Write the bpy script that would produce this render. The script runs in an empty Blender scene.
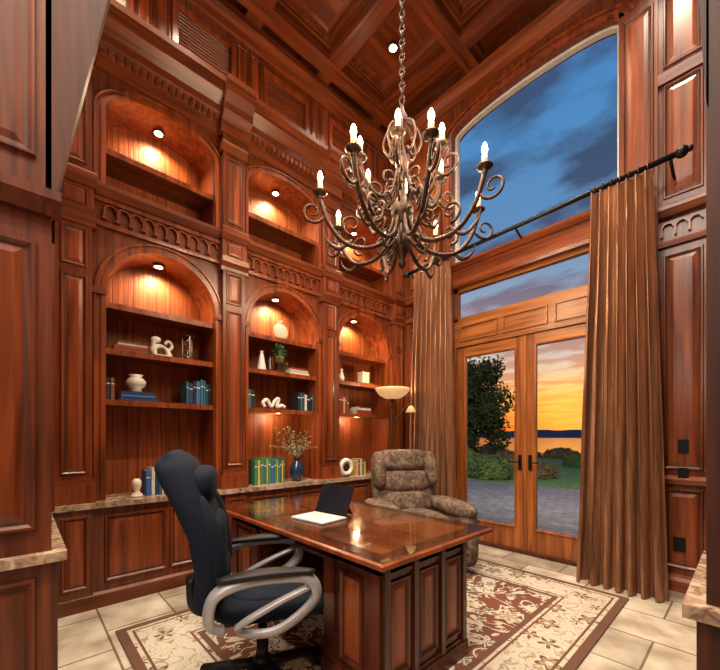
import bpy, bmesh, math, random
from mathutils import Vector, Matrix, noise
random.seed(7)
pi=math.pi
scene=bpy.context.scene

# ---------------------------------------------------------------- materials
def new_mat(name):
    m=bpy.data.materials.new(name); m.use_nodes=True
    nt=m.node_tree
    return m,nt,nt.nodes['Principled BSDF']
def simple(name,col,rough=.5,metal=0,emit=None,es=0,coat=0,trans=0,ior=1.45,noise_amt=0.12,nscale=12,spec=.5):
    m,nt,b=new_mat(name)
    b.inputs['Roughness'].default_value=rough
    b.inputs['Metallic'].default_value=metal
    b.inputs['Coat Weight'].default_value=coat
    b.inputs['Transmission Weight'].default_value=trans
    b.inputs['IOR'].default_value=ior
    b.inputs['Specular IOR Level'].default_value=spec
    if emit:
        b.inputs['Emission Color'].default_value=(*emit,1); b.inputs['Emission Strength'].default_value=es
    tc=nt.nodes.new('ShaderNodeTexCoord'); n=nt.nodes.new('ShaderNodeTexNoise'); n.inputs['Scale'].default_value=nscale
    n.inputs['Detail'].default_value=4
    r=nt.nodes.new('ShaderNodeValToRGB')
    k=noise_amt
    r.color_ramp.elements[0].color=(*[c*(1-k) for c in col],1); r.color_ramp.elements[1].color=(*[min(1,c*(1+k)) for c in col],1)
    r.color_ramp.elements[0].position=.3; r.color_ramp.elements[1].position=.7
    nt.links.new(tc.outputs['Object'],n.inputs['Vector']); nt.links.new(n.outputs['Fac'],r.inputs['Fac']); nt.links.new(r.outputs['Color'],b.inputs['Base Color'])
    return m
def wood(name,c1,c2,axis='Z',rough=.33,coat=.26,sc=22,bead=None,dk=(.80,.64,.52)):
    c1=[a*k*.68 for a,k in zip(c1,dk)]; c2=[a*k*1.12 for a,k in zip(c2,dk)]
    m,nt,b=new_mat(name)
    tc=nt.nodes.new('ShaderNodeTexCoord'); mp=nt.nodes.new('ShaderNodeMapping')
    s={'X':(1.2,sc,sc),'Y':(sc,1.2,sc),'Z':(sc,sc,1.2)}[axis]
    mp.inputs['Scale'].default_value=s
    n=nt.nodes.new('ShaderNodeTexNoise'); n.inputs['Scale'].default_value=1.0; n.inputs['Detail'].default_value=6; n.inputs['Distortion'].default_value=.6
    n2=nt.nodes.new('ShaderNodeTexNoise'); n2.inputs['Scale'].default_value=1.3; n2.inputs['Detail'].default_value=2
    r=nt.nodes.new('ShaderNodeValToRGB'); r.color_ramp.elements[0].position=.32; r.color_ramp.elements[1].position=.68
    r.color_ramp.elements[0].color=(*c1,1); r.color_ramp.elements[1].color=(*c2,1)
    mx=nt.nodes.new('ShaderNodeMixRGB'); mx.blend_type='MULTIPLY'; mx.inputs[0].default_value=.35
    nt.links.new(tc.outputs['Object'],mp.inputs['Vector']); nt.links.new(mp.outputs['Vector'],n.inputs['Vector'])
    nt.links.new(tc.outputs['Object'],n2.inputs['Vector'])
    nt.links.new(n.outputs['Fac'],r.inputs['Fac']); nt.links.new(r.outputs['Color'],mx.inputs[1]); nt.links.new(n2.outputs['Fac'],mx.inputs[2])
    nt.links.new(mx.outputs[0],b.inputs['Base Color'])
    b.inputs['Roughness'].default_value=rough; b.inputs['Coat Weight'].default_value=coat; b.inputs['Coat Roughness'].default_value=.2
    b.inputs['Specular IOR Level'].default_value=.38
    if bead:
        w=nt.nodes.new('ShaderNodeTexWave'); w.wave_type='BANDS'; w.bands_direction=bead; w.inputs['Scale'].default_value=8
        w.inputs['Distortion'].default_value=0
        rr=nt.nodes.new('ShaderNodeValToRGB'); rr.color_ramp.elements[0].position=0; rr.color_ramp.elements[1].position=.22
        rr.color_ramp.elements[0].color=(.62,.62,.62,1)
        m2=nt.nodes.new('ShaderNodeMixRGB'); m2.blend_type='MULTIPLY'; m2.inputs[0].default_value=1
        bp=nt.nodes.new('ShaderNodeBump'); bp.inputs['Strength'].default_value=.3; bp.inputs['Distance'].default_value=.01
        nt.links.new(tc.outputs['Object'],w.inputs['Vector']); nt.links.new(w.outputs['Fac'],rr.inputs['Fac'])
        nt.links.new(mx.outputs[0],m2.inputs[1]); nt.links.new(rr.outputs['Color'],m2.inputs[2]); nt.links.new(m2.outputs[0],b.inputs['Base Color'])
        nt.links.new(rr.outputs['Color'],bp.inputs['Height']); nt.links.new(bp.outputs['Normal'],b.inputs['Normal'])
    return m
WD=wood('mahogany_frame',(.15,.036,.013),(.29,.080,.027))
WP=wood('mahogany_panel',(.21,.050,.016),(.42,.115,.034))
WH=wood('mahogany_horizontal',(.17,.042,.015),(.31,.088,.028),axis='Y')
WHX=wood('mahogany_horizontal_x',(.20,.052,.017),(.38,.110,.034),axis='X')
WB=wood('mahogany_beadboard',(.27,.070,.020),(.45,.130,.038),bead='Y',rough=.5,coat=.05,dk=(.92,.76,.60))
WDARK=wood('mahogany_dark',(.060,.016,.008),(.12,.032,.014),rough=.6,coat=0)
WMID=wood('mahogany_mid',(.12,.032,.012),(.21,.058,.021),rough=.45,coat=.1,dk=(.80,.66,.55))
WDOOR=wood('door_fir',(.26,.082,.024),(.46,.165,.048),dk=(.92,.80,.68))
WDOORX=wood('door_fir_horizontal',(.32,.110,.030),(.56,.22,.065),axis='X',dk=(.92,.80,.68))
WDESK=wood('desk_walnut',(.070,.018,.009),(.14,.036,.015),dk=(.95,.8,.7))
WDESKP=wood('desk_burl_panel',(.24,.058,.018),(.42,.120,.034),sc=9,dk=(.9,.74,.62))
WDESKT=wood('desk_top_wood',(.30,.075,.024),(.50,.155,.050),axis='X',rough=.12,coat=1,sc=10,dk=(1,.88,.8))
WDESKT2=wood('desk_top_band',(.09,.022,.010),(.17,.045,.018),axis='X',rough=.12,coat=1,sc=10,dk=(.9,.8,.8))
WCEIL=wood('ceiling_wood',(.15,.038,.013),(.28,.078,.026),axis='X')
WCEILP=wood('ceiling_panel_wood',(.17,.043,.014),(.29,.080,.026),axis='Y',sc=12)
WSLAT=wood('louver_wood',(.28,.075,.026),(.42,.125,.045),axis='Y')

def granite(name):
    m,nt,b=new_mat(name)
    tc=nt.nodes.new('ShaderNodeTexCoord'); n=nt.nodes.new('ShaderNodeTexNoise'); n.inputs['Scale'].default_value=14; n.inputs['Detail'].default_value=8; n.inputs['Distortion'].default_value=1.5
    r=nt.nodes.new('ShaderNodeValToRGB')
    e=r.color_ramp.elements; e[0].position=.3; e[0].color=(.12,.06,.04,1); e[1].position=.72; e[1].color=(.56,.46,.35,1)
    x=e.new(.48); x.color=(.34,.23,.16,1); x=e.new(.58); x.color=(.44,.33,.23,1)
    nt.links.new(tc.outputs['Object'],n.inputs['Vector']); nt.links.new(n.outputs['Fac'],r.inputs['Fac']); nt.links.new(r.outputs['Color'],b.inputs['Base Color'])
    b.inputs['Roughness'].default_value=.15
    return m
GRAN=granite('granite_counter')

def brick_mat(name,c1,c2,mort,w,h,ms,rough,rot=0,bump=.3,var=.3):
    m,nt,b=new_mat(name)
    tc=nt.nodes.new('ShaderNodeTexCoord'); mp=nt.nodes.new('ShaderNodeMapping'); mp.inputs['Rotation'].default_value=(0,0,rot)
    br=nt.nodes.new('ShaderNodeTexBrick'); br.inputs['Scale'].default_value=1
    br.inputs['Color1'].default_value=(*c1,1); br.inputs['Color2'].default_value=(*c2,1); br.inputs['Mortar'].default_value=(*mort,1)
    br.inputs['Brick Width'].default_value=w; br.inputs['Row Height'].default_value=h; br.inputs['Mortar Size'].default_value=ms; br.inputs['Mortar Smooth'].default_value=.1
    n=nt.nodes.new('ShaderNodeTexNoise'); n.inputs['Scale'].default_value=4; n.inputs['Detail'].default_value=9
    r=nt.nodes.new('ShaderNodeValToRGB'); r.color_ramp.elements[0].position=.36; r.color_ramp.elements[1].position=.64
    r.color_ramp.elements[0].color=(1-var,1-var*1.12,1-var*1.25,1)
    mx=nt.nodes.new('ShaderNodeMixRGB'); mx.blend_type='MULTIPLY'; mx.inputs[0].default_value=1
    nt.links.new(tc.outputs['Object'],mp.inputs['Vector']); nt.links.new(mp.outputs[0],br.inputs['Vector']); nt.links.new(tc.outputs['Object'],n.inputs['Vector'])
    nt.links.new(n.outputs['Fac'],r.inputs['Fac']); nt.links.new(br.outputs['Color'],mx.inputs[1]); nt.links.new(r.outputs['Color'],mx.inputs[2]); nt.links.new(mx.outputs[0],b.inputs['Base Color'])
    b.inputs['Roughness'].default_value=rough
    bp=nt.nodes.new('ShaderNodeBump'); bp.inputs['Strength'].default_value=bump; bp.inputs['Distance'].default_value=.005; bp.invert=True
    nt.links.new(br.outputs['Fac'],bp.inputs['Height']); nt.links.new(bp.outputs['Normal'],b.inputs['Normal'])
    return m
TILE=brick_mat('travertine_tile',(.76,.68,.56),(.40,.34,.27),(.24,.19,.14),.56,.42,.007,.20,var=.42)
PAVER=brick_mat('patio_pavers',(.30,.27,.27),(.20,.185,.19),(.10,.09,.09),.24,.12,.012,.5,rot=.5)

def glass_mat(name,tint=(1,1,1),refl=.06):
    m=bpy.data.materials.new(name); m.use_nodes=True; nt=m.node_tree; nt.nodes.clear()
    o=nt.nodes.new('ShaderNodeOutputMaterial'); t=nt.nodes.new('ShaderNodeBsdfTransparent'); g=nt.nodes.new('ShaderNodeBsdfGlossy')
    t.inputs[0].default_value=(*tint,1); g.inputs['Roughness'].default_value=.01
    mx=nt.nodes.new('ShaderNodeMixShader'); mx.inputs[0].default_value=refl
    if refl>0:
        nt.links.new(t.outputs[0],mx.inputs[1]); nt.links.new(g.outputs[0],mx.inputs[2]); nt.links.new(mx.outputs[0],o.inputs[0])
    else: nt.links.new(t.outputs[0],o.inputs[0])
    return m
GLASS=glass_mat('window_glass',tint=(.97,.98,.98),refl=0)
CLEAR=glass_mat('clear_glass',tint=(.85,.9,.88),refl=.25)
IRON=simple('aged_iron',(.060,.030,.018),.5,.6,noise_amt=.5,nscale=40)
BLACK=simple('black_metal',(.012,.012,.014),.35,.5)
BULB=simple('bulb_glow',(1,.85,.6),.3,emit=(1,.78,.48),es=9)
CANDLE=simple('candle_sleeve',(.75,.50,.28),.5,emit=(1,.5,.18),es=.3)
CAN=simple('can_light_glow',(1,.9,.7),.3,emit=(1,.82,.55),es=14)
CREAM=simple('cream_ceramic',(.72,.62,.47),.35)
WHITE=simple('white_ceramic',(.74,.70,.64),.3)
NAVY=simple('navy_ceramic',(.015,.03,.07),.15,coat=.5)
PALE=simple('pale_frame',(.62,.60,.56),.4)
SHADE=simple('cream_shade_glow',(.66,.56,.42),.7,emit=(1,.85,.6),es=.25)  # faint emission makes the blind look lit; it is no lamp

# ---------------------------------------------------------------- builder
class B:
    def __init__(s,P=None):
        s.v=[];s.f=[];s.m=[];s.sm=[];s.mats=[]; s.P=P or (lambda a,b,c:(a,b,c))
    def mi(s,mat):
        if mat not in s.mats: s.mats.append(mat)
        return s.mats.index(mat)
    def add(s,pts,faces,mat,smooth=False,raw=False):
        o=len(s.v)
        for p in pts: s.v.append(tuple(p) if raw else tuple(s.P(*p)))
        k=s.mi(mat)
        for f in faces:
            s.f.append([o+i for i in f]); s.m.append(k); s.sm.append(smooth)
    def box(s,a0,a1,b0,b1,c0,c1,mat):
        p=[(a0,b0,c0),(a1,b0,c0),(a1,b1,c0),(a0,b1,c0),(a0,b0,c1),(a1,b0,c1),(a1,b1,c1),(a0,b1,c1)]
        s.add(p,[(0,3,2,1),(4,5,6,7),(0,1,5,4),(1,2,6,5),(2,3,7,6),(3,0,4,7)],mat)
    def nested(s,u0,u1,v0,v1,prof,mats,cap=True):
        pts=[]
        for ins,w in prof:
            pts+=[(u0+ins,v0+ins,w),(u1-ins,v0+ins,w),(u1-ins,v1-ins,w),(u0+ins,v1-ins,w)]
        n=len(prof)
        for k in range(n-1):
            a=k*4
            s.add(pts[a:a+8],[(i,(i+1)%4,4+(i+1)%4,4+i) for i in range(4)],mats[min(k,len(mats)-1)])
        if cap: s.add(pts[-4:],[(0,1,2,3)],mats[-1])
    def panel(s,u0,u1,v0,v1,w,mf=None,mp=None,k=1.0):
        mf=mf or WD; mp=mp or WP
        wd=min(u1-u0,v1-v0); q=k*min(1,wd/.22)
        s.nested(u0,u1,v0,v1,[(0,w),(.006*q,w+.016*q),(.016*q,w+.016*q),(.028*q,w+.003),(.040*q,w+.001),(.070*q,w+.008*q)],[mf,mf,mf,WDARK,mp,mp])
    def prof(s,u0,u1,pr,mat):
        n=len(pr); pts=[(u0,v,w) for w,v in pr]+[(u1,v,w) for w,v in pr]
        s.add(pts,[(i,(i+1)%n,n+(i+1)%n,n+i) for i in range(n)]+[tuple(range(n)),tuple(range(2*n-1,n-1,-1))],mat)
    def arch_wall(s,u0,u1,vs,rise,vt,wf,wb,mat,n=24,ms=None):
        c=(u0+u1)/2;h=(u1-u0)/2
        pr=[(c-h*math.cos(pi*i/n), vs+rise*math.sin(pi*i/n)) for i in range(n+1)]
        pts=[]
        for u,v in pr: pts+=[(u,v,wf),(u,vt,wf),(u,v,wb)]
        s.add(pts,[(3*i,3*i+1,3*i+4,3*i+3) for i in range(n)],mat)
        s.add(pts,[(3*i,3*i+3,3*i+5,3*i+2) for i in range(n)],ms or mat)
    def arch_ring(s,u0,u1,vs,rise,t,w0,w1,mat,n=24,inner=0):
        c=(u0+u1)/2;h=(u1-u0)/2; pts=[]
        for i in range(n+1):
            a=pi*i/n; ca,sa=-math.cos(a),math.sin(a)
            i_=(c+(h+inner)*ca, vs+(rise+inner)*sa); o_=(c+(h+inner+t)*ca, vs+(rise+inner+t)*sa)
            pts+=[(i_[0],i_[1],w0),(o_[0],o_[1],w0),(o_[0],o_[1],w1),(i_[0],i_[1],w1)]
        f=[]
        for i in range(n):
            for k in range(4): f.append((4*i+k,4*i+(k+1)%4,4*i+4+(k+1)%4,4*i+4+k))
        f+=[(0,1,2,3),(4*n,4*n+1,4*n+2,4*n+3)]
        s.add(pts,f,mat)
    def lathe(s,prof,c,mat,n=24,smooth=True):
        pts=[]
        for r,z in prof:
            for j in range(n):
                a=2*pi*j/n; pts.append((c[0]+r*math.cos(a),c[1]+r*math.sin(a),c[2]+z))
        f=[]
        m=len(prof)
        for i in range(m-1):
            for j in range(n): f.append((i*n+j,i*n+(j+1)%n,(i+1)*n+(j+1)%n,(i+1)*n+j))
        if prof[0][0]>1e-4: f.append(tuple(range(n-1,-1,-1)))
        if prof[-1][0]>1e-4: f.append(tuple(range((m-1)*n,m*n)))
        s.add(pts,f,mat,smooth)
    def tube(s,pts,r,mat,n=8,flat=1.0,cap=True):
        pts=[Vector(p) for p in pts]; m=len(pts)
        rs=r if isinstance(r,(list,tuple)) else [r]*m
        T=[(pts[min(i+1,m-1)]-pts[max(i-1,0)]).normalized() for i in range(m)]
        up=Vector((0,0,1)) if abs(T[0].z)<.9 else Vector((1,0,0))
        N=(up-T[0]*up.dot(T[0])).normalized(); out=[]
        for i in range(m):
            if i: N=(N-T[i]*N.dot(T[i])).normalized()
            Bn=T[i].cross(N)
            for j in range(n):
                a=2*pi*j/n; out.append(pts[i]+(N*math.cos(a)+Bn*math.sin(a)*flat)*rs[i])
        f=[(i*n+j,i*n+(j+1)%n,(i+1)*n+(j+1)%n,(i+1)*n+j) for i in range(m-1) for j in range(n)]
        if cap: f+=[tuple(range(n-1,-1,-1)),tuple(range((m-1)*n,m*n))]
        s.add(out,f,mat,True)
    def loft(s,secs,mat,n=24,cap=True):
        out=[]
        for c,A,Bv,e in secs:
            c=Vector(c);A=Vector(A);Bv=Vector(Bv)
            for j in range(n):
                a=2*pi*j/n; ca,sa=math.cos(a),math.sin(a)
                out.append(c+A*(math.copysign(abs(ca)**(2/e),ca))+Bv*(math.copysign(abs(sa)**(2/e),sa)))
        m=len(secs)
        f=[(i*n+j,i*n+(j+1)%n,(i+1)*n+(j+1)%n,(i+1)*n+j) for i in range(m-1) for j in range(n)]
        if cap: f+=[tuple(range(n-1,-1,-1)),tuple(range((m-1)*n,m*n))]
        s.add(out,f,mat,True)
    def pillow(s,c,h,mat,e=3.2,n=28,m=14,M=None):
        c=Vector(c); out=[]
        def pw(x,k): return math.copysign(abs(x)**k,x)
        for i in range(m+1):
            ph=-pi/2+pi*i/m
            for j in range(n):
                th=2*pi*j/n
                p=Vector((h[0]*pw(math.cos(ph),2/e)*pw(math.cos(th),2/e),h[1]*pw(math.cos(ph),2/e)*pw(math.sin(th),2/e),h[2]*pw(math.sin(ph),2/e)))
                if M: p=M@p
                out.append(c+p)
        f=[(i*n+j,i*n+(j+1)%n,(i+1)*n+(j+1)%n,(i+1)*n+j) for i in range(m) for j in range(n)]
        s.add(out,f,mat,True)
    def make(s,name,loc=(0,0,0),rotz=0,bevel=0,parent=None):
        me=bpy.data.meshes.new(name); me.from_pydata(s.v,[],s.f)
        for m in s.mats: me.materials.append(m)
        for i,p in enumerate(me.polygons): p.material_index=s.m[i]; p.use_smooth=s.sm[i]
        bm=bmesh.new(); bm.from_mesh(me)
        bmesh.ops.recalc_face_normals(bm,faces=bm.faces); bm.to_mesh(me); bm.free()
        ob=bpy.data.objects.new(name,me); scene.collection.objects.link(ob)
        ob.location=loc; ob.rotation_euler=(0,0,rotz)
        if bevel:
            md=ob.modifiers.new('bevel','BEVEL'); md.width=bevel; md.segments=2; md.limit_method='ANGLE'; md.angle_limit=.8
        if parent: ob.parent=parent
        return ob
def cr(pts,k=6):
    pts=[Vector(p) for p in pts]; P=[2*pts[0]-pts[1]]+pts+[2*pts[-1]-pts[-2]]; out=[]
    for i in range(1,len(P)-2):
        for j in range(k):
            t=j/k; a,b,c,d=P[i-1],P[i],P[i+1],P[i+2]
            out.append(.5*((2*b)+(c-a)*t+(2*a-5*b+4*c-d)*t*t+(-a+3*b-3*c+d)*t*t*t))
    out.append(pts[-1]); return out
def light(name,kind,loc,e,col=(1,.72,.42),size=.03,rot=None,spot=None,blend=.6):
    d=bpy.data.lights.new(name,kind); d.energy=e; d.color=col
    if kind=='AREA': d.size=size
    else: d.shadow_soft_size=size
    if kind=='SPOT': d.spot_size=spot; d.spot_blend=blend
    o=bpy.data.objects.new(name,d); o.location=loc
    if rot: o.rotation_euler=rot
    scene.collection.objects.link(o); return o

YB=4.1; CZ=5.95
LW=lambda u,v,w:(w,u,v)
BW=lambda u,v,w:(u,YB-w,v)

# ---------------------------------------------------------------- shell
b=B(); b.box(-.6,4.4,-2.4,4.25,-.1,0,TILE); b.make('floor')
b=B(); b.box(-.6,-.36,-2.4,4.25,0,CZ,WD); b.make('wall_left')
b=B(); b.box(4.2,4.4,-2.4,4.25,0,CZ,WD); b.make('wall_right')
b=B(); b.box(-.6,4.4,-2.5,-2.4,0,CZ,WD); b.make('wall_front')
b=B(); b.box(-.6,4.4,-2.4,4.25,CZ,CZ+.1,WCEIL)
b.make('ceiling')
b=B()
H=(lambda u,v,w:(u,v,CZ-w))
xs=[0.02,1.2,2.4,3.6]; ys=[-1.0,-.05,.9,1.83,2.76,3.68]
for x in xs:
    b.box(x-.09,x+.09,-2.4,4.1,CZ-.2,CZ,WH); b.box(x-.12,x+.12,-2.4,4.1,CZ-.07,CZ,WH)
for y in ys:
    b.box(-.36,4.2,y-.09,y+.09,CZ-.195,CZ,WCEIL); b.box(-.36,4.2,y-.12,y+.12,CZ-.065,CZ,WCEIL)
b.make('trim_1')
b=B(H)
for i in range(len(xs)-1):
    for j in range(len(ys)-1):
        b.nested(xs[i]+.12,xs[i+1]-.12,ys[j]+.12,ys[j+1]-.12,[(0,.05),(.03,.05),(.06,.01),(.1,.004)],[WCEIL,WCEIL,WCEIL,WCEILP])
b.make('trim_2')

# ---------------------------------------------------------------- bookcase
b=B(LW)
bays=[(.49,1.36),(1.69,2.57),(2.88,3.79)]
UL=.12
solids=[(UL,.49),(1.36,1.69),(2.57,2.88),(3.79,4.09)]
UR=4.09
WF,WBk=0,-.33
for u0,u1 in solids:
    b.box(u0,u1,.8,4.3,WBk,WF,WD)
for u0,u1 in bays:
    b.add([(u0,.8,WBk+.001),(u1,.8,WBk+.001),(u1,4.3,WBk+.001),(u0,4.3,WBk+.001)],[(0,1,2,3)],WB)
    h=(u1-u0)/2
    b.arch_wall(u0,u1,2.44,h,3.26,WF,WBk,WD,ms=WP)
    b.box(u0,u1,3.22,3.26,WBk,WF,WH)
    b.arch_wall(u0,u1,3.90,.2,4.3,WF,WBk,WD,ms=WP)
    for t,o,w in((.03,0,.03),(.03,.03,.018),(.015,.06,.03)):
        b.arch_ring(u0,u1,2.44,h,t,0,w,WP,inner=o)
        b.arch_ring(u0,u1,3.90,.2,t,0,w,WP,inner=o)
        b.box(u0-o-t,u0-o,.8,2.44,0,w,WP); b.box(u1+o,u1+o+t,.8,2.44,0,w,WP)
        b.box(u0-o-t,u0-o,3.27,3.90,0,w,WP); b.box(u1+o,u1+o+t,3.27,3.90,0,w,WP)
    for uu in (u0-.045,u1+.045):
        b.box(uu-.05,uu+.05,2.42,2.47,0,.045,WH)
    for z in (1.57,1.98,2.35,3.58):
        b.box(u0,u1,z,z+.03,WBk,-.015,WH); b.box(u0,u1,z-.012,z+.034,-.03,-.008,WP)
    for uu,e in((u0,.008),(u1,-.008)):
        b.box(min(uu,uu+e),max(uu,uu+e),.8,2.44,WBk,-.002,WP)
        b.box(min(uu,uu+e),max(uu,uu+e),3.26,3.9,WBk,-.002,WP)
pils=[(.18,.40),(1.415,1.635),(2.615,2.835),(3.87,4.06)]
for u0,u1 in pils:
    b.box(u0,u1,.8,4.24,0,.07,WD)
    b.box(u0-.02,u1+.02,.8,.94,0,.09,WP); b.box(u0-.01,u1+.01,.94,.98,0,.085,WH)
    b.panel(u0+.03,u1-.03,1.02,2.52,.07)
    b.panel(u0+.03,u1-.03,2.58,2.88,.07)
    b.prof(u0-.025,u1+.025,[(0,2.90),(.08,2.90),(.085,2.93),(.11,2.97),(.115,3.02),(0,3.02)],WH)
    b.box(u0-.01,u1+.01,3.02,3.2,0,.085,WP); b.panel(u0+.03,u1-.03,3.04,3.18,.085,k=.7)
    b.panel(u0+.03,u1-.03,3.36,4.0,.07)
    b.prof(u0-.02,u1+.02,[(0,4.04),(.08,4.04),(.10,4.10),(.11,4.12),(0,4.12)],WH)
    b.prof(u0-.03,u1+.03,[(0,4.2),(.10,4.2),(.11,4.3),(.18,4.36),(.18,4.42),(.23,4.5),(.25,4.58),(.25,4.63),(0,4.63)],WH)
    b.prof(u0-.025,u1+.025,[(0,3.19),(.10,3.19),(.13,3.24),(.13,3.28),(.10,3.31),(0,3.31)],WH)
b.prof(UL,UR,[(0,2.96),(.03,2.96),(.035,2.985),(.02,3.0),(0,3.0)],WP)
b.prof(UL,UR,[(0,3.19),(.05,3.19),(.08,3.24),(.08,3.27),(.05,3.29),(0,3.29)],WH)
u=.12
while u<4.05:
    if not any(p0-.05<u+.04<p1+.05 for p0,p1 in pils):
        b.arch_ring(u+.012,u+.078,3.10,.033,.012,0,.03,WP,n=8)
        b.box(u-.004,u+.012,3.035,3.10,0,.03,WP)
        b.box(u-.012,u+.02,3.02,3.04,0,.036,WP)
    u+=.09
b.box(UL,UR,3.155,3.19,0,.03,WP)
b.prof(UL,UR,[(-.3,4.2),(.02,4.2),(.03,4.3),(.10,4.36),(.10,4.42),(.17,4.5),(.20,4.58),(.20,4.63),(-.355,4.63)],WH)
u=UL
while u<4.06:
    b.box(u,u+.03,4.30,4.355,.03,.085,WP); u+=.055
b.box(UL,UR,.1,.76,-.33,.10,WD); b.box(UL,UR,0,.1,-.33,.12,WDARK)
b.prof(UL,UR,[(.1,.0),(.125,.0),(.125,.10),(.11,.12),(.1,.12)],WH)
for u0,u1 in bays:
    c=(u0+u1)/2
    b.panel(u0-.02,c-.01,.18,.70,.10); b.panel(c+.01,u1+.02,.18,.70,.10)
for u0,u1 in pils:
    b.box(u0,u1,.1,.76,.1,.12,WD); b.panel(u0+.03,u1-.03,.17,.71,.12)
b.box(.16,UR,.76,.80,-.33,.14,GRAN)
b.make('built_in_bookcase')

# clerestory above cornice
b=B(LW)
cl=[(-.80,-.24),(.14,.70),(1.08,1.64),(2.02,2.58),(2.96,3.52)]
w=-.24
prev=-2.4
for u0,u1 in cl+[(4.1,4.1)]:
    if u0>prev: 
        b.box(prev,u0,4.63,CZ,-.36,w,WD)
        if u0-prev>.25 and u0-prev<.6:
            b.panel(prev+.05,(prev+u0)/2-.01,4.8,5.5,w); b.panel((prev+u0)/2+.01,u0-.05,4.8,5.5,w)
    prev=u1
for u0,u1 in cl:
    b.box(u0,u1,4.63,4.78,-.36,w,WD); b.box(u0,u1,5.42,CZ,-.36,w,WD)
    for a,c,d,e in((u0-.03,u0+.02,4.75,5.45),(u1-.02,u1+.03,4.75,5.45),(u0+.02,u1-.02,4.75,4.8),(u0+.02,u1-.02,5.4,5.45)):
        b.box(a,c,d,e,w,w+.025,WP)
b.prof(-2.4,4.1,[(w,5.56),(w+.03,5.56),(w+.05,5.62),(w+.10,5.68),(w+.10,5.75),(w,5.75)],WH)
b.make('trim_3')
for k,(u0,u1) in enumerate(cl[1:]):
    b=B(LW)
    z=4.79
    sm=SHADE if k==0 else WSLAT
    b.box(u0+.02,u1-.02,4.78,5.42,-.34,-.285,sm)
    while z<5.41:
        b.add([(u0+.02,z,-.268),(u1-.02,z,-.268),(u1-.02,z+.034,-.280),(u0+.02,z+.034,-.280),(u0+.02,z+.004,-.264),(u1-.02,z+.004,-.264),(u1-.02,z+.037,-.276),(u0+.02,z+.037,-.276)],
          [(0,1,2,3),(4,5,6,7),(0,1,5,4),(2,3,7,6),(0,3,7,4),(1,2,6,5)],sm)
        z+=.034
    for uu in (u0+.14,u1-.14): b.box(uu-.004,uu+.004,4.79,5.41,-.262,-.259,sm)
    b.make('window_shade' if k==0 else 'wooden_blind')

# ---------------------------------------------------------------- window wall
X0,X1=.88,2.67
b=B(BW)
b.box(-.6,X0,0,CZ,-.15,0,WD); b.box(X1,4.4,0,CZ,-.15,0,WD)
b.box(X0,X1,3.2,3.5,-.15,0,WHX)
b.box(X0,X1,2.45,2.78,-.12,-.02,WDOORX)
b.arch_wall(X0,X1,5.17,.16,CZ,0,-.15,WD,n=30)
b.arch_wall(X0,X1,5.17,.16,CZ,-.15,-.15,WD,n=30)
b.make('wall_back')
b=B(BW)
for t,o,w in((.04,0,.05),(.05,.04,.03),(.03,.09,.06),(.02,.12,.03)):
    b.arch_ring(X0,X1,5.17,.16,t,0,w,WP,inner=o,n=30)
for u0,u1 in((X0-.14,X0),(X1,X1+.28)):
    b.box(u0,u1,0,5.17 if u0<1 else 5.72,0,.05,WD)
    b.panel(u0+.025,u1-.025,3.6,5.1,.05); b.panel(u0+.025,u1-.025,.95,3.1,.05); b.panel(u0+.025,u1-.025,.15,.85,.05)
b.prof(X0,X1,[(0,3.2),(.04,3.2),(.05,3.24),(.02,3.26),(0,3.26)],WHX)
b.prof(X0,X1,[(0,3.44),(.03,3.44),(.06,3.48),(.06,3.51),(0,3.51)],WHX)
b.panel(.16,.70,.2,.85,0);b.panel(.16,.70,1.0,2.85,0);b.panel(.16,.70,3.4,4.3,0);b.panel(.16,.70,4.5,5.5,0)
b.panel(2.98,3.24,.18,.86,0);b.panel(2.98,3.24,1.02,2.88,0);b.panel(2.98,3.24,3.36,4.35,0);b.panel(2.98,3.24,4.5,5.5,0)
b.prof(2.95,3.3,[(0,.9),(.03,.9),(.04,.94),(0,.97)],WHX)
for a,c in((.01,.74),(2.95,3.3)):
    b.prof(a,c,[(0,2.94),(.03,2.94),(.035,2.985),(0,3.0)],WHX)
    b.prof(a,c,[(0,3.19),(.05,3.19),(.08,3.24),(.08,3.27),(.05,3.29),(0,3.29)],WHX)
    u=a+.02
    while u<c-.08:
        b.arch_ring(u+.012,u+.078,3.10,.033,.012,0,.03,WP,n=8); b.box(u-.004,u+.012,3.03,3.10,0,.03,WP); u+=.09
    b.prof(a,c,[(0,4.36),(.03,4.36),(.05,4.44),(0,4.47)],WHX)
b.box(3.3,3.75,0,CZ,0,.25,WDARK); b.panel(3.34,3.7,.2,2.9,.25); b.panel(3.34,3.7,3.3,5.4,.25)
b.prof(-.23,4.2,[(0,5.56),(.03,5.56),(.05,5.62),(.10,5.68),(.10,5.75),(0,5.75)],WHX)
b.make('trim_4')
b=B(BW)
for u0,u1 in((.16,X0-.14),(X1,3.3)):
    b.prof(u0,u1,[(0,0),(.07,0),(.07,.09),(.055,.12),(0,.13)],WHX)
b.make('baseboard_back')
b=B(BW)
n=3; L=(X1-X0-.1)/n
for i in range(n):
    b.nested(X0+.05+i*L+.03,X0+.05+(i+1)*L-.03,2.51,2.72,[(0,-.02),(.005,-.005),(.02,-.005),(.03,-.03),(.04,-.035)],[WDOORX])
fr=.045
for z0,z1 in((2.78,2.78+fr),(3.2-fr,3.2)): b.box(X0,X1,z0,z1,-.1,-.03,WDOORX)
for u0,u1 in((X0,X0+fr),(X1-fr,X1)): b.box(u0,u1,2.78,3.2,-.1,-.03,WDOOR)
b.box(X0+fr,X1-fr,2.78+fr,3.2-fr,-.07,-.064,GLASS)
b.make('window_2')
b=B(BW)
b.box(X0,X1,3.5,3.53,-.1,-.04,PALE)
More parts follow.
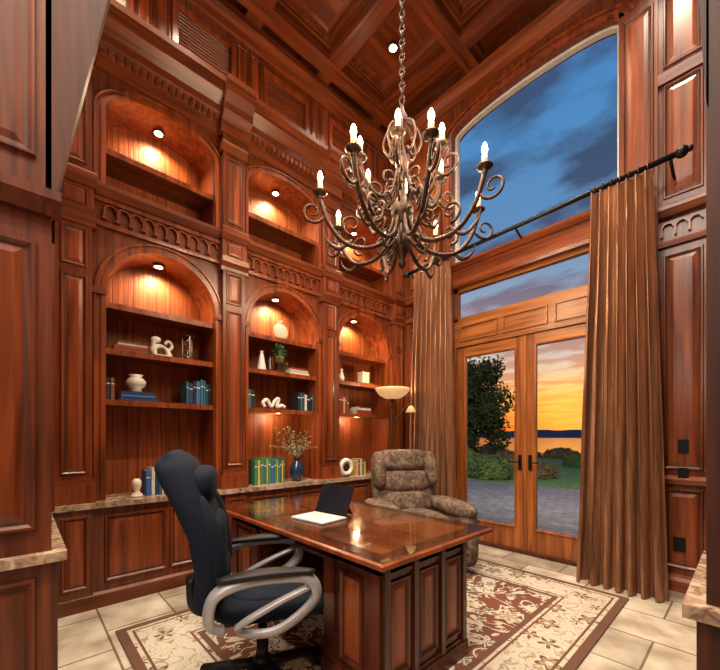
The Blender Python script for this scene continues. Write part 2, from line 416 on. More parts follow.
for u0,u1 in((X0,X0+.03),(X1-.03,X1)): b.box(u0,u1,3.53,5.17,-.1,-.04,PALE)
b.arch_ring(X0,X1,5.17,.16,-.035,-.1,-.04,PALE,n=30)
pts=[(X0+.03,3.53,-.07),(X1-.03,3.53,-.07)]+[((X0+X1)/2+((X1-X0)/2-.03)*math.cos(pi*i/20),5.17+.125*math.sin(pi*i/20),-.07) for i in range(21)]
b.add(pts,[tuple(range(len(pts)))],GLASS)
b.make('window_1')
def door(name,u0,u1,hs):
    b=B(BW); st=.105; z0,z1=.03,2.44
    b.box(u0,u0+st,z0,z1,-.10,-.045,WDOOR); b.box(u1-st,u1,z0,z1,-.10,-.045,WDOOR)
    b.box(u0+st,u1-st,z1-.12,z1,-.10,-.045,WDOORX); b.box(u0+st,u1-st,z0,z0+.24,-.10,-.045,WDOOR)
    b.nested(u0+st-.005,u1-st+.005,z0+.235,z1-.115,[(0,-.045),(.0,-.035),(.015,-.04),(.02,-.07)],[WDOOR],cap=False)
    b.box(u0+st,u1-st,z0+.24,z1-.12,-.075,-.069,GLASS)
    hu=u1-st/2 if hs>0 else u0+st/2
    b.box(hu-.018,hu+.018,.93,1.10,-.045,-.035,BLACK)
    b.tube([(hu,1.02,-.035),(hu,1.02,.01),(hu-hs*.02,1.02,.02),(hu-hs*.11,1.02,.02)],.009,BLACK)
    b.make(name)
M=(X0+X1)/2
door('door_1',X0+.035,M-.004,1); door('door_2',M+.004,X1-.035,-1)
b=B(BW)
b.box(X0,X0+.033,0,2.45,-.13,-.02,WDOOR); b.box(X1-.033,X1,0,2.45,-.13,-.02,WDOOR); b.box(X0,X1,0,.03,-.15,.03,WDARK)
b.box(M-.02,M+.02,.03,2.44,-.045,-.03,WDOOR)
b.make('trim_5')
for z in (.98,1.22):
    b=B(BW); b.box(3.08,3.15,z-.05,z+.06,.012,.022,BLACK); b.box(3.105,3.125,z-.01,z+.03,.022,.030,BLACK); b.make('wall_switch')
b=B(BW); b.box(3.05,3.13,.33,.45,.012,.022,BLACK); b.box(3.07,3.11,.355,.425,.022,.027,BLACK); b.make('wall_outlet')

# ---------------------------------------------------------------- near columns
b=B()
b.box(-.36,1.4,-1.2,.1,.80,CZ,WMID); b.box(-.36,1.42,-1.2,.12,0,.76,WMID)
b.P=lambda u,v,w:(w,u,v)
for u0,u1 in((-.36,.05),):
    b.panel(u0,u1,.12,.70,1.42,WMID,WMID); b.panel(u0,u1,.90,2.14,1.40,WMID,WD); b.panel(u0,u1,2.5,4.2,1.4,WMID,WMID)
b.prof(-1.2,.13,[(1.4,2.26),(1.43,2.26),(1.46,2.32),(1.46,2.36),(1.4,2.38)],WMID)
b.prof(-1.2,.14,[(1.42,0),(1.45,0),(1.45,.09),(1.42,.11)],WMID)
b.P=lambda u,v,w:(u,w,v)
b.panel(.3,1.3,.95,2.2,.1); b.panel(.3,1.3,2.5,4.2,.1)
b.make('column')
b=B(); b.box(.2,1.45,-1.2,.15,.76,.80,GRAN); b.make('column_ledge')
def bracket(name,P,mat=WDARK):
    # diagonal timber brace rising from the column capital
    b=B(P)
    prof=[(-.02,2.28),(.0,2.30),(.21,3.42),(.42,4.50),(.70,5.94)]
    n=len(prof); pts=[]
    for w in (0,-.28):
        for u,v in prof: pts.append((u,v,w))
        for u,v in prof: pts.append((-.02,v,w))
    m=2*n
    f=[]
    for i in range(n-1):
        f+=[(i,i+1,n+i+1,n+i),(m+i,m+n+i,m+n+i+1,m+i+1),(i,m+i,m+i+1,i+1)]
    f.append((n-1,m+n-1,m+2*n-1,2*n-1))
    b.add(pts,f,mat)
    return b.make(name)
bracket('column_bracket',lambda u,v,w:(1.4+w,.1+u,v))
b=B(); b.box(3.41,4.2,1.5,2.2,.8,CZ,WDARK); b.box(3.39,4.2,1.48,2.2,0,.76,WDARK)
b.P=lambda u,v,w:(u,1.5-w,v)
b.panel(3.44,3.85,.95,2.1,0,WDARK,WMID); b.panel(3.44,3.85,2.4,4,0,WDARK,WMID); b.panel(3.44,3.85,.1,.7,.02,WDARK,WMID)
b.make('column')
b=B(); b.box(3.36,4.2,1.45,2.2,.76,.80,GRAN); b.make('column_ledge')
bracket('column_bracket',lambda u,v,w:(3.41-u*.28,1.5-w,v))

# ---------------------------------------------------------------- curtains
def fabric(name,c1,c2):
    m,nt,bb=new_mat(name)
    tc=nt.nodes.new('ShaderNodeTexCoord'); mp=nt.nodes.new('ShaderNodeMapping'); mp.inputs['Scale'].default_value=(60,60,2)
    n=nt.nodes.new('ShaderNodeTexNoise'); n.inputs['Scale'].default_value=1; n.inputs['Detail'].default_value=4
    r=nt.nodes.new('ShaderNodeValToRGB'); r.color_ramp.elements[0].color=(*c1,1); r.color_ramp.elements[1].color=(*c2,1); r.color_ramp.elements[0].position=.35; r.color_ramp.elements[1].position=.65
    nt.links.new(tc.outputs['Object'],mp.inputs[0]); nt.links.new(mp.outputs[0],n.inputs['Vector']); nt.links.new(n.outputs['Fac'],r.inputs['Fac']); nt.links.new(r.outputs['Color'],bb.inputs['Base Color'])
    bb.inputs['Roughness'].default_value=.35; bb.inputs['Metallic'].default_value=.55
    return m
CURT=fabric('bronze_silk',(.26,.115,.058),(.42,.21,.115))
def curtain(x0t,x1t,x0b,x1b,yc,folds,seed,flare=.04):
    rnd=random.Random(seed); b=B(); nu,nv=folds*14,36
    am=[rnd.uniform(.7,1.2) for _ in range(folds+2)]
    pts=[]
    for j in range(nv+1):
        t=j/nv; z=3.52*(1-t)+.01*t
        for i in range(nu+1):
            s=i/nu; k=s*folds
            ki=int(min(k,folds-1))
            a=.035+.03*min(1,t*3)
            a*=am[ki]*(1-(k-ki))+am[ki+1]*(k-ki)
            wob=.15*math.sin(3*t+k*.9)*t+.25*math.sin(2.2*t+k*.5)*t
            x=(x0t*(1-t)+x0b*t)*(1-s)+(x1t*(1-t)+x1b*t)*s + .012*math.sin(2*pi*k*2)
            y=yc-a*math.sin(2*pi*(k+wob))-flare*t*t - .008*math.sin(2*pi*k*3+5*t) - .004*math.sin(23*t+k*5)
            pts.append((x,y,z))
    f=[(j*(nu+1)+i,j*(nu+1)+i+1,(j+1)*(nu+1)+i+1,(j+1)*(nu+1)+i) for j in range(nv) for i in range(nu)]
    b.add(pts,f,CURT,True)
    for k in range(folds):
        c=(x0t+(x1t-x0t)*(k+.5)/folds,yc,3.56)
        b.tube([(c[0],c[1]+.026*math.cos(a),c[2]+.026*math.sin(a)) for a in [2*pi*q/12 for q in range(13)]],.004,BRZ0,n=6)
    return b.make('curtain')
BRZ0=simple('ring_bronze',(.16,.10,.05),.35,.8)
curtain(.38,.94,.32,1.04,3.93,8,1)
curtain(2.50,2.95,2.44,3.06,3.83,7,2,flare=.14)
b=B()
yr=3.93
b.tube([(.28,yr,3.56),(1.5,3.90,3.56),(3.10,3.83,3.56)],.023,BLACK,n=12)
for x,y in((.24,yr),(3.13,3.83)):
    b.pillow((x,y,3.56),(.045,.045,.045),BLACK,e=2); b.pillow((x+(.05 if x>1 else -.05),y,3.56),(.02,.025,.025),BLACK,e=2)
for x,y in((.32,yr),(1.78,3.89),(3.06,3.84)):
    b.tube([(x,YB-.02,3.5),(x,YB-.1,3.5),(x,y,3.54)],.012,BLACK)
b.make('curtain_rod')

# ---------------------------------------------------------------- rug
def rug_mat(hx,hy):
    m,nt,bb=new_mat('floral_rug')
    L=nt.links.new; N=nt.nodes.new
    def math_(op,a,b_=None,c=None):
        n=N('ShaderNodeMath'); n.operation=op
        for i,x in enumerate((a,b_,c)):
            if x is None: continue
            if isinstance(x,(int,float)): n.inputs[i].default_value=x
            else: L(x,n.inputs[i])
        return n.outputs[0]
    def mix(f,a,b_):
        n=N('ShaderNodeMixRGB')
        L(f,n.inputs[0])
        for i,x in((1,a),(2,b_)):
            if isinstance(x,tuple): n.inputs[i].default_value=(*x,1)
            else: L(x,n.inputs[i])
        return n.outputs[0]
    tc=N('ShaderNodeTexCoord'); sep=N('ShaderNodeSeparateXYZ'); L(tc.outputs['Object'],sep.inputs[0])
    ax=math_('ABSOLUTE',sep.outputs[0]); ay=math_('ABSOLUTE',sep.outputs[1])
    e=math_('MINIMUM',math_('SUBTRACT',hx,ax),math_('SUBTRACT',hy,ay))
    comb=N('ShaderNodeCombineXYZ'); L(ax,comb.inputs[0]); L(ay,comb.inputs[1])
    def flowers(scale,r,amp,k):
        v=N('ShaderNodeTexVoronoi'); v.inputs['Scale'].default_value=scale; v.inputs['Randomness'].default_value=.6; L(comb.outputs[0],v.inputs['Vector'])
        sb=N('ShaderNodeVectorMath'); sb.operation='SUBTRACT'; L(comb.outputs[0],sb.inputs[0]); L(v.outputs['Position'],sb.inputs[1])
        s2=N('ShaderNodeSeparateXYZ'); L(sb.outputs[0],s2.inputs[0])
        th=math_('ARCTAN2',s2.outputs[1],s2.outputs[0])
        ln=N('ShaderNodeVectorMath'); ln.operation='LENGTH'; L(sb.outputs[0],ln.inputs[0])
        lim=math_('ADD',math_('MULTIPLY',math_('COSINE',math_('MULTIPLY',th,k)),amp),r)
        return math_('LESS_THAN',ln.outputs['Value'],lim), math_('LESS_THAN',ln.outputs['Value'],r*.35), math_('LESS_THAN',ln.outputs['Value'],math_('MULTIPLY',lim,.72))
    def vines(scale,w):
        n=N('ShaderNodeTexNoise'); n.inputs['Scale'].default_value=scale; n.inputs['Detail'].default_value=1.5; n.inputs['Distortion'].default_value=1.8; L(comb.outputs[0],n.inputs['Vector'])
        return math_('LESS_THAN',math_('ABSOLUTE',math_('SUBTRACT',n.outputs['Fac'],.5)),w)
    cream=(.62,.55,.44); tan=(.40,.29,.18); red=(.19,.062,.036); brn=(.15,.066,.040); slate=(.16,.16,.14)
    f1,c1,i1=flowers(4.0,.092,.028,6); v1=vines(4.5,.038)
    f2,c2,i2=flowers(9.5,.033,.011,5)
    f3,c3,i3=flowers(5.5,.060,.020,5); v3=vines(7,.024)
    fld=mix(v1,red,cream); fld=mix(f2,fld,cream); fld=mix(i2,fld,slate); fld=mix(f1,fld,cream); fld=mix(i1,fld,tan); fld=mix(c1,fld,red)
    brd=mix(v3,cream,tan); brd=mix(f3,brd,brn); brd=mix(i3,brd,tan); brd=mix(c3,brd,cream)
    col=mix(math_('GREATER_THAN',e,.42),brd,fld)
    def band(a,b_,c,colr):
        mk=math_('MULTIPLY',math_('GREATER_THAN',e,a),math_('LESS_THAN',e,b_)); return mix(mk,c,colr)
    col=band(.39,.43,col,brn); col=band(.355,.37,col,red); col=band(.08,.095,col,brn); col=band(-1,.055,col,brn)
    nz=N('ShaderNodeTexNoise'); nz.inputs['Scale'].default_value=120; L(tc.outputs['Object'],nz.inputs['Vector'])
    mm=N('ShaderNodeMixRGB'); mm.blend_type='MULTIPLY'; mm.inputs[0].default_value=.3; L(col,mm.inputs[1]); L(nz.outputs['Fac'],mm.inputs[2])
    L(mm.outputs[0],bb.inputs['Base Color']); bb.inputs['Roughness'].default_value=.95
    bp=N('ShaderNodeBump'); bp.inputs['Strength'].default_value=.3; L(nz.outputs['Fac'],bp.inputs['Height']); L(bp.outputs[0],bb.inputs['Normal'])
    return m
RX0,RX1,RY0,RY1=.62,2.84,.46,3.56
hx,hy=(RX1-RX0)/2,(RY1-RY0)/2
b=B(); b.box(-hx,hx,-hy,hy,0,.012,rug_mat(hx,hy)); b.make('area_rug',loc=((RX0+RX1)/2,(RY0+RY1)/2,.0005),bevel=.003)

# ---------------------------------------------------------------- desk
b=B(); z0=.0135
dx0,dx1,dy0,dy1=.62,2.43,1.13,2.10
bx0,bx1,by0,by1=.74,2.34,1.22,1.92
for x0,x1 in((bx0,bx0+.42),(bx1-.42,bx1)):
    b.box(x0,x1,by0,by1,z0+.08,.70,WDESK); b.box(x0-.02,x1+.02,by0-.02,by1+.02,z0,z0+.09,WDESK); b.box(x0-.01,x1+.01,by0-.01,by1+.01,z0+.09,z0+.11,WDESK)
    b.P=lambda u,v,w:(u,by0-w,v)
    b.box(x0+.0,x0+.09,.12,.66,0,.016,WDESK); b.box(x1-.09,x1,.12,.66,0,.016,WDESK)
    b.panel(x0+.12,x1-.12,.15,.62,0,WDESK,WDESKP)
    b.P=lambda u,v,w:(u,v,w)
b.box(bx0,bx1,by1-.04,by1,.12,.70,WDESK)
b.P=lambda u,v,w:(u,by1+w,v)
for i in range(4):
    L=(bx1-bx0)/4; b.panel(bx0+i*L+.04,bx0+(i+1)*L-.04,.15,.64,0,WDESK,WDESKP)
for X,s in((bx1,1),(bx0,-1)):
    b.P=lambda u,v,w:(X+s*w,u,v)
    L=(by1-by0)/3
    for i in range(3):
        b.panel(by0+i*L+.035,by0+(i+1)*L-.035,.16,.62,0,WDESK,WDESKP)
    for i in range(4):
        c=by0+i*L; c=min(max(c,by0+.018),by1-.018)
        b.box(c-.018,c+.018,.115,.68,0,.022,WDESK)
b.P=lambda u,v,w:(u,v,w)
b.box(bx0-.01,bx1+.01,by0-.01,by1+.01,.64,.66,WDESK); b.box(bx0,bx1,by0,by1,.66,.705,WDESK)
b.box(bx0-.03,bx1+.03,by0-.03,by1+.03,.69,.71,WDESK)
b.nested(dx0,dx1,dy0,dy1,[(.05,.705),(.02,.71),(.0,.722),(.0,.742),(.012,.750),(.10,.750)],[WDESK,WDESK,WDESKP,WDESKP,WDESKT2],cap=False)
b.nested(dx0+.10,dx1-.10,dy0+.10,dy1-.10,[(0,.750),(.008,.7505)],[WDESK,WDESKT])
for i in range(1,3):
    x=dx0+.1+(dx1-dx0-.2)*i/3; b.box(x-.02,x+.02,dy0+.108,dy1-.108,.7503,.7512,WDESKT2)
b.box(dx0+.108,dx1-.108,(dy0+dy1)/2-.012,(dy0+dy1)/2+.012,.7503,.7511,WDESKT2)
DG=glass_mat('desk_glass',tint=(.97,1,.99),refl=.22)
b.box(dx0+.012,dx1-.012,dy0+.012,dy1-.012,.7525,.759,DG)
b.make('desk')
DZ=.759
b=B(); SIL=simple('keyboard_white',(.70,.71,.73),.4); SCR=simple('screen_black',(.01,.012,.018),.08,coat=.5)
b.box(-.15,.15,-.11,.11,0,.008,SIL)
for i in range(5):
    for j in range(12): b.box(-.138+j*.023,-.119+j*.023,-.01+i*.021,.006+i*.021,.008,.010,WHITE)
b.box(-.05,.05,-.095,-.03,.008,.0085,WHITE)
b.add([(-.15,.105,.008),(.15,.105,.008),(.15,.185,.20),(-.15,.185,.20),(-.15,.112,.006),(.15,.112,.006),(.15,.192,.198),(-.15,.192,.198)],[(0,1,2,3),(4,5,6,7),(0,1,5,4),(2,3,7,6),(0,3,7,4),(1,2,6,5)],SCR)
b.add([(-.1,.15,.1),(.1,.15,.1),(.1,.23,.0),(-.1,.23,.0),(-.1,.155,.1),(.1,.155,.1),(.1,.235,.0),(-.1,.235,.0)],[(0,1,2,3),(4,5,6,7),(0,1,5,4),(2,3,7,6),(0,3,7,4),(1,2,6,5)],SCR)
b.make('tablet_computer',loc=(1.53,1.46,DZ),rotz=.12)

# ---------------------------------------------------------------- office chair (faces +X locally)
NV=simple('navy_upholstery',(.009,.013,.024),.85,noise_amt=.35,nscale=300,spec=.15); BP=simple('black_plastic',(.010,.010,.012),.45,spec=.3); SV=simple('silver_plastic',(.34,.34,.36),.35,metal=.3)
b=B()
secs=[]
for t in [i/36 for i in range(37)]:
    z=.47+.745*t
    x=-.25-.13*t+.05*math.sin(pi*t*1.3)
    wd=.255+.025*math.sin(pi*min(1,t*1.1)) 
    if t>.66: wd-= .05*((t-.66)/.34)**1.5
    th=.066+.008*abs(math.sin(pi*t*4.0))+.012*(t>.72)
    d=min(t,1-t)
    edge=math.sqrt(max(0,1-(1-d/.10)**2)) if d<.10 else 1
    th*=max(.2,edge); wd*=max(.72,edge)
    secs.append(((x,0,z),(th,0,.01),(0,wd,0),2.8))
b.loft(secs,NV,n=36)
for s in(-1,1):
    b.tube(cr([(-.20,s*.20,.54),(-.205,s*.225,.70),(-.235,s*.228,.88),(-.275,s*.20,1.02)]),[.02,.03,.038,.042,.044,.045,.045,.045,.045,.045,.045,.044,.042,.040,.037,.033,.028,.022,.014],NV,n=12)
b.pillow((-.285,0,1.06),(.065,.18,.085),NV,e=3)
b.pillow((-.235,0,.80),(.06,.18,.12),NV,e=3)
b.pillow((-.215,0,.62),(.06,.18,.08),NV,e=3)
b.pillow((.02,0,.475),(.27,.255,.055),NV,e=3.5); b.pillow((.05,0,.515),(.22,.20,.03),NV,e=3)
b.pillow((.24,0,.465),(.06,.24,.05),NV,e=3)
b.tube(cr([(-.05,0,.42),(-.22,0,.42),(-.32,0,.46),(-.335,0,.60)]),.03,BP,n=10,flat=2)
b.box(-.18,.18,-.12,.12,.38,.43,BP)
b.lathe([(.03,.10),(.03,.26),(.022,.26),(.022,.40)],(0,0,0),BLACK); b.lathe([(.05,.08),(.05,.13),(.035,.16)],(0,0,0),BP)
for s in(-1,1):
    y=s*.30; q=-.035
    b.tube(cr([(-.18,s*.27,.44),(-.23,y,.53+q),(-.21,y,.64+q),(-.10,y,.69+q),(.06,y,.70+q),(.19,y,.68+q),(.23,y,.60+q),(.16,y,.52+q),(.05,y,.46+q),(-.05,s*.27,.41),(-.1,s*.22,.40)]),.021,SV,n=10,flat=1.6)
    b.tube(cr([(.20,y,.64+q),(.07,y,.59+q),(-.06,y,.53+q),(-.12,s*.28,.45)]),.015,SV,n=10,flat=1.5)
    secs=[]
    for t in [i/14 for i in range(15)]:
        e=math.sin(pi*min(max(t,.04),.96))**.35
        secs.append(((-.20+.42*t,y,.708+q+.012*math.sin(pi*t)),(0,.042*e,0),(0,0,.018*e),2.6))
    b.loft(secs,BP,n=16)
for k in range(5):
    a=2*pi*k/5+.3; c,s_=math.cos(a),math.sin(a)
    secs=[]
    for t in [0,.25,.5,.75,1]:
        r=.03+.29*t; secs.append(((r*c,r*s_,.115-.035*t),(-s_*(.035-.012*t),c*(.035-.012*t),0),(0,0,.022-.007*t),3))
    b.loft(secs,BP,n=12)
    cx,cy=.31*c,.31*s_
    b.lathe([(.01,.05),(.01,.085)],(cx,cy,0),BLACK,n=8)
    for o in(-.016,.016):
        P0=Vector((cx,cy,.027)); ax=Vector((c,s_,0))
        b.tube([P0+ax*(o-.009),P0+ax*(o+.009)],.027,BLACK,n=16)
b.make('office_chair',loc=(1.77,.92,.0135),rotz=math.radians(64))

# ---------------------------------------------------------------- recliner (faces +X locally)
def mottled(name,cs,scale=30,rough=.85):
    m,nt,bb=new_mat(name); tc=nt.nodes.new('ShaderNodeTexCoord'); n=nt.nodes.new('ShaderNodeTexNoise'); n.inputs['Scale'].default_value=scale; n.inputs['Detail'].default_value=6; n.inputs['Distortion'].default_value=1
    r=nt.nodes.new('ShaderNodeValToRGB'); e=r.color_ramp.elements; e[0].position=.35; e[0].color=(*cs[0],1); e[1].position=.65; e[1].color=(*cs[-1],1)
    for i,c in enumerate(cs[1:-1]): x=e.new(.35+.3*(i+1)/(len(cs)-1)); x.color=(*c,1)
    nt.links.new(tc.outputs['Object'],n.inputs['Vector']); nt.links.new(n.outputs['Fac'],r.inputs['Fac']); nt.links.new(r.outputs['Color'],bb.inputs['Base Color']); bb.inputs['Roughness'].default_value=rough
    bp=nt.nodes.new('ShaderNodeBump'); bp.inputs['Strength'].default_value=.3; bp.inputs['Distance'].default_value=.01; nt.links.new(n.outputs['Fac'],bp.inputs['Height']); nt.links.new(bp.outputs[0],bb.inputs['Normal'])
    return m
RC=mottled('mottled_brown_fabric',[(.055,.032,.022),(.12,.074,.05),(.22,.15,.105)],17)
b=B()
b.pillow((0,0,.22),(.36,.30,.16),RC,e=5)
b.pillow((.05,0,.44),(.34,.27,.10),RC,e=3.5)
b.pillow((.36,0,.27),(.06,.27,.15),RC,e=3.5)
for s in(-1,1):
    b.loft([((-.36+.78*t,s*.37,.33),(0,.09*(1 if .03<t<.97 else .8),0),(0,0,.26*(1 if .03<t<.97 else .9)),3.5) for t in [0,.02,.05,.3,.6,.95,.98,1]],RC,n=24)
    b.pillow((.03,s*.37,.58),(.42,.115,.075),RC,e=2.8)
My=Matrix.Rotation(-.28,3,'Y')
b.pillow((-.36,0,.70),(.12,.35,.44),RC,e=3.4,M=My)
for z,w,t in((.58,.29,.10),(.80,.31,.10),(1.02,.34,.115)):
    b.pillow((-.27-(z-.58)*.28,0,z),(t,w,.125),RC,e=3.2,M=My)
for s in(-1,1): b.pillow((-.31,s*.30,.93),(.10,.07,.20),RC,e=2.6,M=My)
b.box(-.3,.3,-.25,.25,0,.08,WDARK)
b.make('recliner_armchair',loc=(1.20,2.92,.0135),rotz=math.radians(-28))

# ---------------------------------------------------------------- chandelier
CX,CY=1.84,1.95
b=B()
b.lathe([(0,2.47),(.015,2.48),(.03,2.51),(.018,2.54),(.04,2.58),(.065,2.64),(.05,2.69),(.025,2.72),(.04,2.78),(.075,2.84),(.08,2.90),(.045,2.95),(.02,3.0),(.024,3.1),(.04,3.16),(.05,3.22),(.03,3.28),(.015,3.34),(.018,3.42),(.035,3.48),(.04,3.53),(.016,3.58),(.010,3.62)],(CX,CY,0),IRON,n=16)
b.lathe([(.0,CZ-.27),(.03,CZ-.26),(.07,CZ-.22),(.075,CZ-.20)],(CX,CY,0),IRON)
z=3.62;k=0
while z<CZ-.28:
    a=(k%2)*pi/2+.4; d=Vector((math.cos(a),math.sin(a),0))
    pts=[Vector((CX,CY,z+.03))+d*.018*math.cos(q)+Vector((0,0,.034*math.sin(q))) for q in [2*pi*i/10 for i in range(11)]]
    b.tube(pts,.0055,IRON,n=5); z+=.05;k+=1
def arm(b,ang,prof,r0,bulb,scroll=True):
    c,s=math.cos(ang),math.sin(ang)
    W=lambda r,z:(CX+r*c,CY+r*s,z)
    b.tube(cr([W(r,z) for r,z in prof],5),r0,IRON,n=7)
    R,Z=bulb
    p=W(R,Z)
    b.lathe([(.008,-.05),(.02,-.03),(.012,-.02),(.035,-.008),(.05,.004),(.047,.008),(.016,.004),(.016,.02)],p,IRON,n=12)
    b.lathe([(.017,.012),(.017,.075),(.006,.08)],p,CANDLE,n=10)
    b.lathe([(.006,.08),(.015,.090),(.020,.107),(.015,.130),(.005,.148),(0,.152)],p,BULB,n=10)
    def spiral(cr_,cz,r0_,turns,st,dirn):
        return [W(cr_+r0_*(1-.8*i/22)*math.cos(st+dirn*2*pi*turns*i/22),cz+r0_*(1-.8*i/22)*math.sin(st+dirn*2*pi*turns*i/22)) for i in range(23)]
    if scroll:
        b.tube(spiral(R+.05,Z-.13,.08,1.3,pi*1.1,1),[.011-.0002*i for i in range(23)],IRON,n=6)
        b.tube(spiral(R*.62,Z-.19,.075,1.2,-pi/2,1),[.011-.0002*i for i in range(23)],IRON,n=6)
        b.tube(spiral(R*.34,Z-.08,.07,1.2,-pi/2,-1),[.011-.0002*i for i in range(23)],IRON,n=6)
        b.tube(cr([W(R*.62,Z-.30),W(R*.78,Z-.36),W(R*.92,Z-.31),W(R*.96,Z-.24)],5),[.010,.012,.014,.015,.016,.016,.015,.014,.012,.010,.008,.006,.005,.004,.003,.002],IRON,n=6,flat=.5)
bul=[]
for k in range(8):
    a=2*pi*k/8+.20; 
    arm(b,a,[(.05,2.84),(.11,2.68),(.24,2.60),(.40,2.62),(.51,2.74),(.57,2.90)],.015,(.57,2.94)); bul.append((CX+.57*math.cos(a),CY+.57*math.sin(a),3.06))
for k in range(6):
    a=2*pi*k/6+.1
    arm(b,a,[(.03,3.18),(.08,3.00),(.17,2.95),(.26,3.02),(.31,3.14)],.012,(.31,3.17)); bul.append((CX+.31*math.cos(a),CY+.31*math.sin(a),3.29))
for k in range(8):
    a=2*pi*k/8+.67; c,s=math.cos(a),math.sin(a)
    b.tube(cr([(CX+r*c,CY+r*s,z) for r,z in((.03,3.5),(.10,3.44),(.13,3.34),(.08,3.26),(.05,3.30))],5),.009,IRON,n=6)
    b.tube(cr([(CX+r*c,CY+r*s,z) for r,z in((.06,2.66),(.14,2.58),(.18,2.64),(.15,2.70),(.12,2.67))],5),.009,IRON,n=6)
b.make('chandelier')
for i,p in enumerate(bul):
    light('chandelier_bulb_light','POINT',(p[0],p[1],p[2]+.06),7,col=(1,.76,.48),size=.03)

# ---------------------------------------------------------------- floor lamp
AMB=simple('amber_glass',(.62,.38,.16),.3,emit=(1,.60,.26),es=.42)
BRZ=simple('bronze',(.10,.062,.035),.4,.8)
b=B(); LX,LY=.36,3.50
b.lathe([(.0,0),(.14,0),(.14,.015),(.05,.03),(.015,.05),(.012,1.0),(.018,1.02),(.012,1.05),(.012,1.74),(.03,1.77),(.03,1.79)],(LX,LY,.0),BRZ,n=20)
b.lathe([(.03,1.79),(.10,1.80),(.17,1.84),(.21,1.89),(.225,1.925),(.22,1.925),(.165,1.85),(.095,1.812),(.0,1.80)],(LX,LY,0),AMB,n=32)
b.tube(cr([(LX,LY,1.5),(LX+.08,LY+.06,1.6),(LX+.14,LY+.12,1.72),(LX+.18,LY+.15,1.70)]),.009,BRZ)
b.lathe([(.02,.06),(.03,.05),(.07,-.02),(.065,-.02),(.02,.04)],(LX+.18,LY+.15,1.64),AMB,n=18)
b.make('floor_lamp')
light('floor_lamp_light','POINT',(LX,LY,1.97),8,size=.05)

# ---------------------------------------------------------------- decor
PAG=simple('book_pages',(.65,.58,.46),.8)
bkm={}
def bc(c):
    if c not in bkm: bkm[c]=simple('book_cover',c,.5)
    return bkm[c]
def book_row(y0,y1,z,cols,hmin=.2,hmax=.28,d=.17,x=-.05,name='book_row'):
    b=B(); y=y0; i=0
    while y<y1-.012:
        t=random.uniform(.018,.042); h=random.uniform(hmin,hmax); m=bc(cols[i%len(cols)]); i+=1
        t=min(t,y1-y)
        b.box(x-d,x,y,y+.0025,z,z+h,m); b.box(x-d,x,y+t-.0025,y+t,z,z+h,m); b.box(x-.003,x,y,y+t,z,z+h,m)
        b.box(x-d+.004,x-.003,y+.0025,y+t-.0025,z+.004,z+h-.006,PAG)
        b.box(x,x+.0006,y+.004,y+t-.004,z+h*.7,z+h*.75,CREAM)
        y+=t+.001
    return b.make(name)
def book_stack(yc,z,specs,x=-.05,name='book_stack'):
    b=B()
    for (L,t,c) in specs:
        m=bc(c); o=random.uniform(-.01,.01)
        b.box(x-.17,x,yc-L/2+o,yc+L/2+o,z,z+.003,m); b.box(x-.17,x,yc-L/2+o,yc+L/2+o,z+t-.003,z+t,m); b.box(x-.003,x,yc-L/2+o,yc+L/2+o,z,z+t,m)
        b.box(x-.167,x-.003,yc-L/2+o+.003,yc+L/2+o-.005,z+.003,z+t-.003,PAG); z+=t
    b.make(name); return z
CT=.801
S2,S3,S1=2.0145,1.6045,2.3845
navy=(.02,.05,.14);blue=(.04,.13,.35);teal=(.03,.16,.19);grn=(.05,.22,.11);red=(.30,.03,.02);brn=(.18,.07,.03);crm=(.55,.47,.34);yel=(.55,.40,.07);blk=(.02,.02,.02);wht=(.62,.60,.56)
book_stack(.69,S2,[(.26,.022,brn),(.24,.028,red),(.22,.018,crm),(.18,.02,brn)])
b=B()
b.box(-.05,.05,-.07,.07,0,.015,WHITE)
b.tube(cr([(0,-.06,.015),(0,-.07,.07),(0,-.02,.10),(0,.03,.08),(0,.06,.02)]),[.02+.008*math.sin(i*.3) for i in range(25)],WHITE,n=10)
b.pillow((0,-.05,.15),(.025,.04,.03),WHITE,e=2); b.tube(cr([(0,-.05,.07),(0,-.07,.11),(0,-.055,.15)]),.02,WHITE)
b.tube(cr([(0,.05,.06),(0,.08,.11),(0,.05,.15),(0,.02,.12)]),.014,WHITE)
b.make('white_figurine',loc=(-.1,.93,S2))
b=B()
b.lathe([(.05,0),(.05,.012),(.03,.012)],(0,0,0),BRZ);b.lathe([(.03,.218),(.05,.218),(.05,.23)],(0,0,0),BRZ)
b.lathe([(.012,.012),(.042,.03),(.044,.07),(.006,.115),(.044,.16),(.042,.20),(.012,.218)],(0,0,0),CLEAR)
for k in range(3): b.tube([(.047*math.cos(k*2.1),.047*math.sin(k*2.1),.01),(.047*math.cos(k*2.1),.047*math.sin(k*2.1),.22)],.005,CREAM)
b.make('hourglass',loc=(-.1,1.15,S2))
z=book_stack(.74,S3,[(.27,.03,navy),(.25,.028,blue),(.24,.022,navy)])
b=B(); b.lathe([(.03,0),(.045,.01),(.035,.025),(.07,.06),(.078,.09),(.055,.12),(.04,.13),(.055,.15),(.05,.15),(.034,.13)],(0,0,0),WHITE); b.make('white_vase',loc=(-.12,.73,z+.0005))
book_row(.505,.575,S3,[blk,brn],.18,.2)
book_row(1.12,1.345,S3,[teal,navy,blk,blue,teal],.19,.24)
book_row(.78,.96,CT,[blue,wht,navy,blue,crm],.20,.26,x=.0)
b=B(); b.lathe([(.05,0),(.045,.015),(.018,.05),(.035,.09),(.035,.13),(.018,.15)],(0,0,0),CREAM); b.make('cream_candlestick',loc=(-.0,.71,CT))
b=B()
b.lathe([(.03,0),(.035,.012),(.018,.02)],(0,0,0),CREAM); b.pillow((0,0,.10),(.035,.095,.095),CREAM,e=2); b.lathe([(.02,.185),(.016,.205),(.024,.225),(.02,.225)],(0,0,0),CREAM)
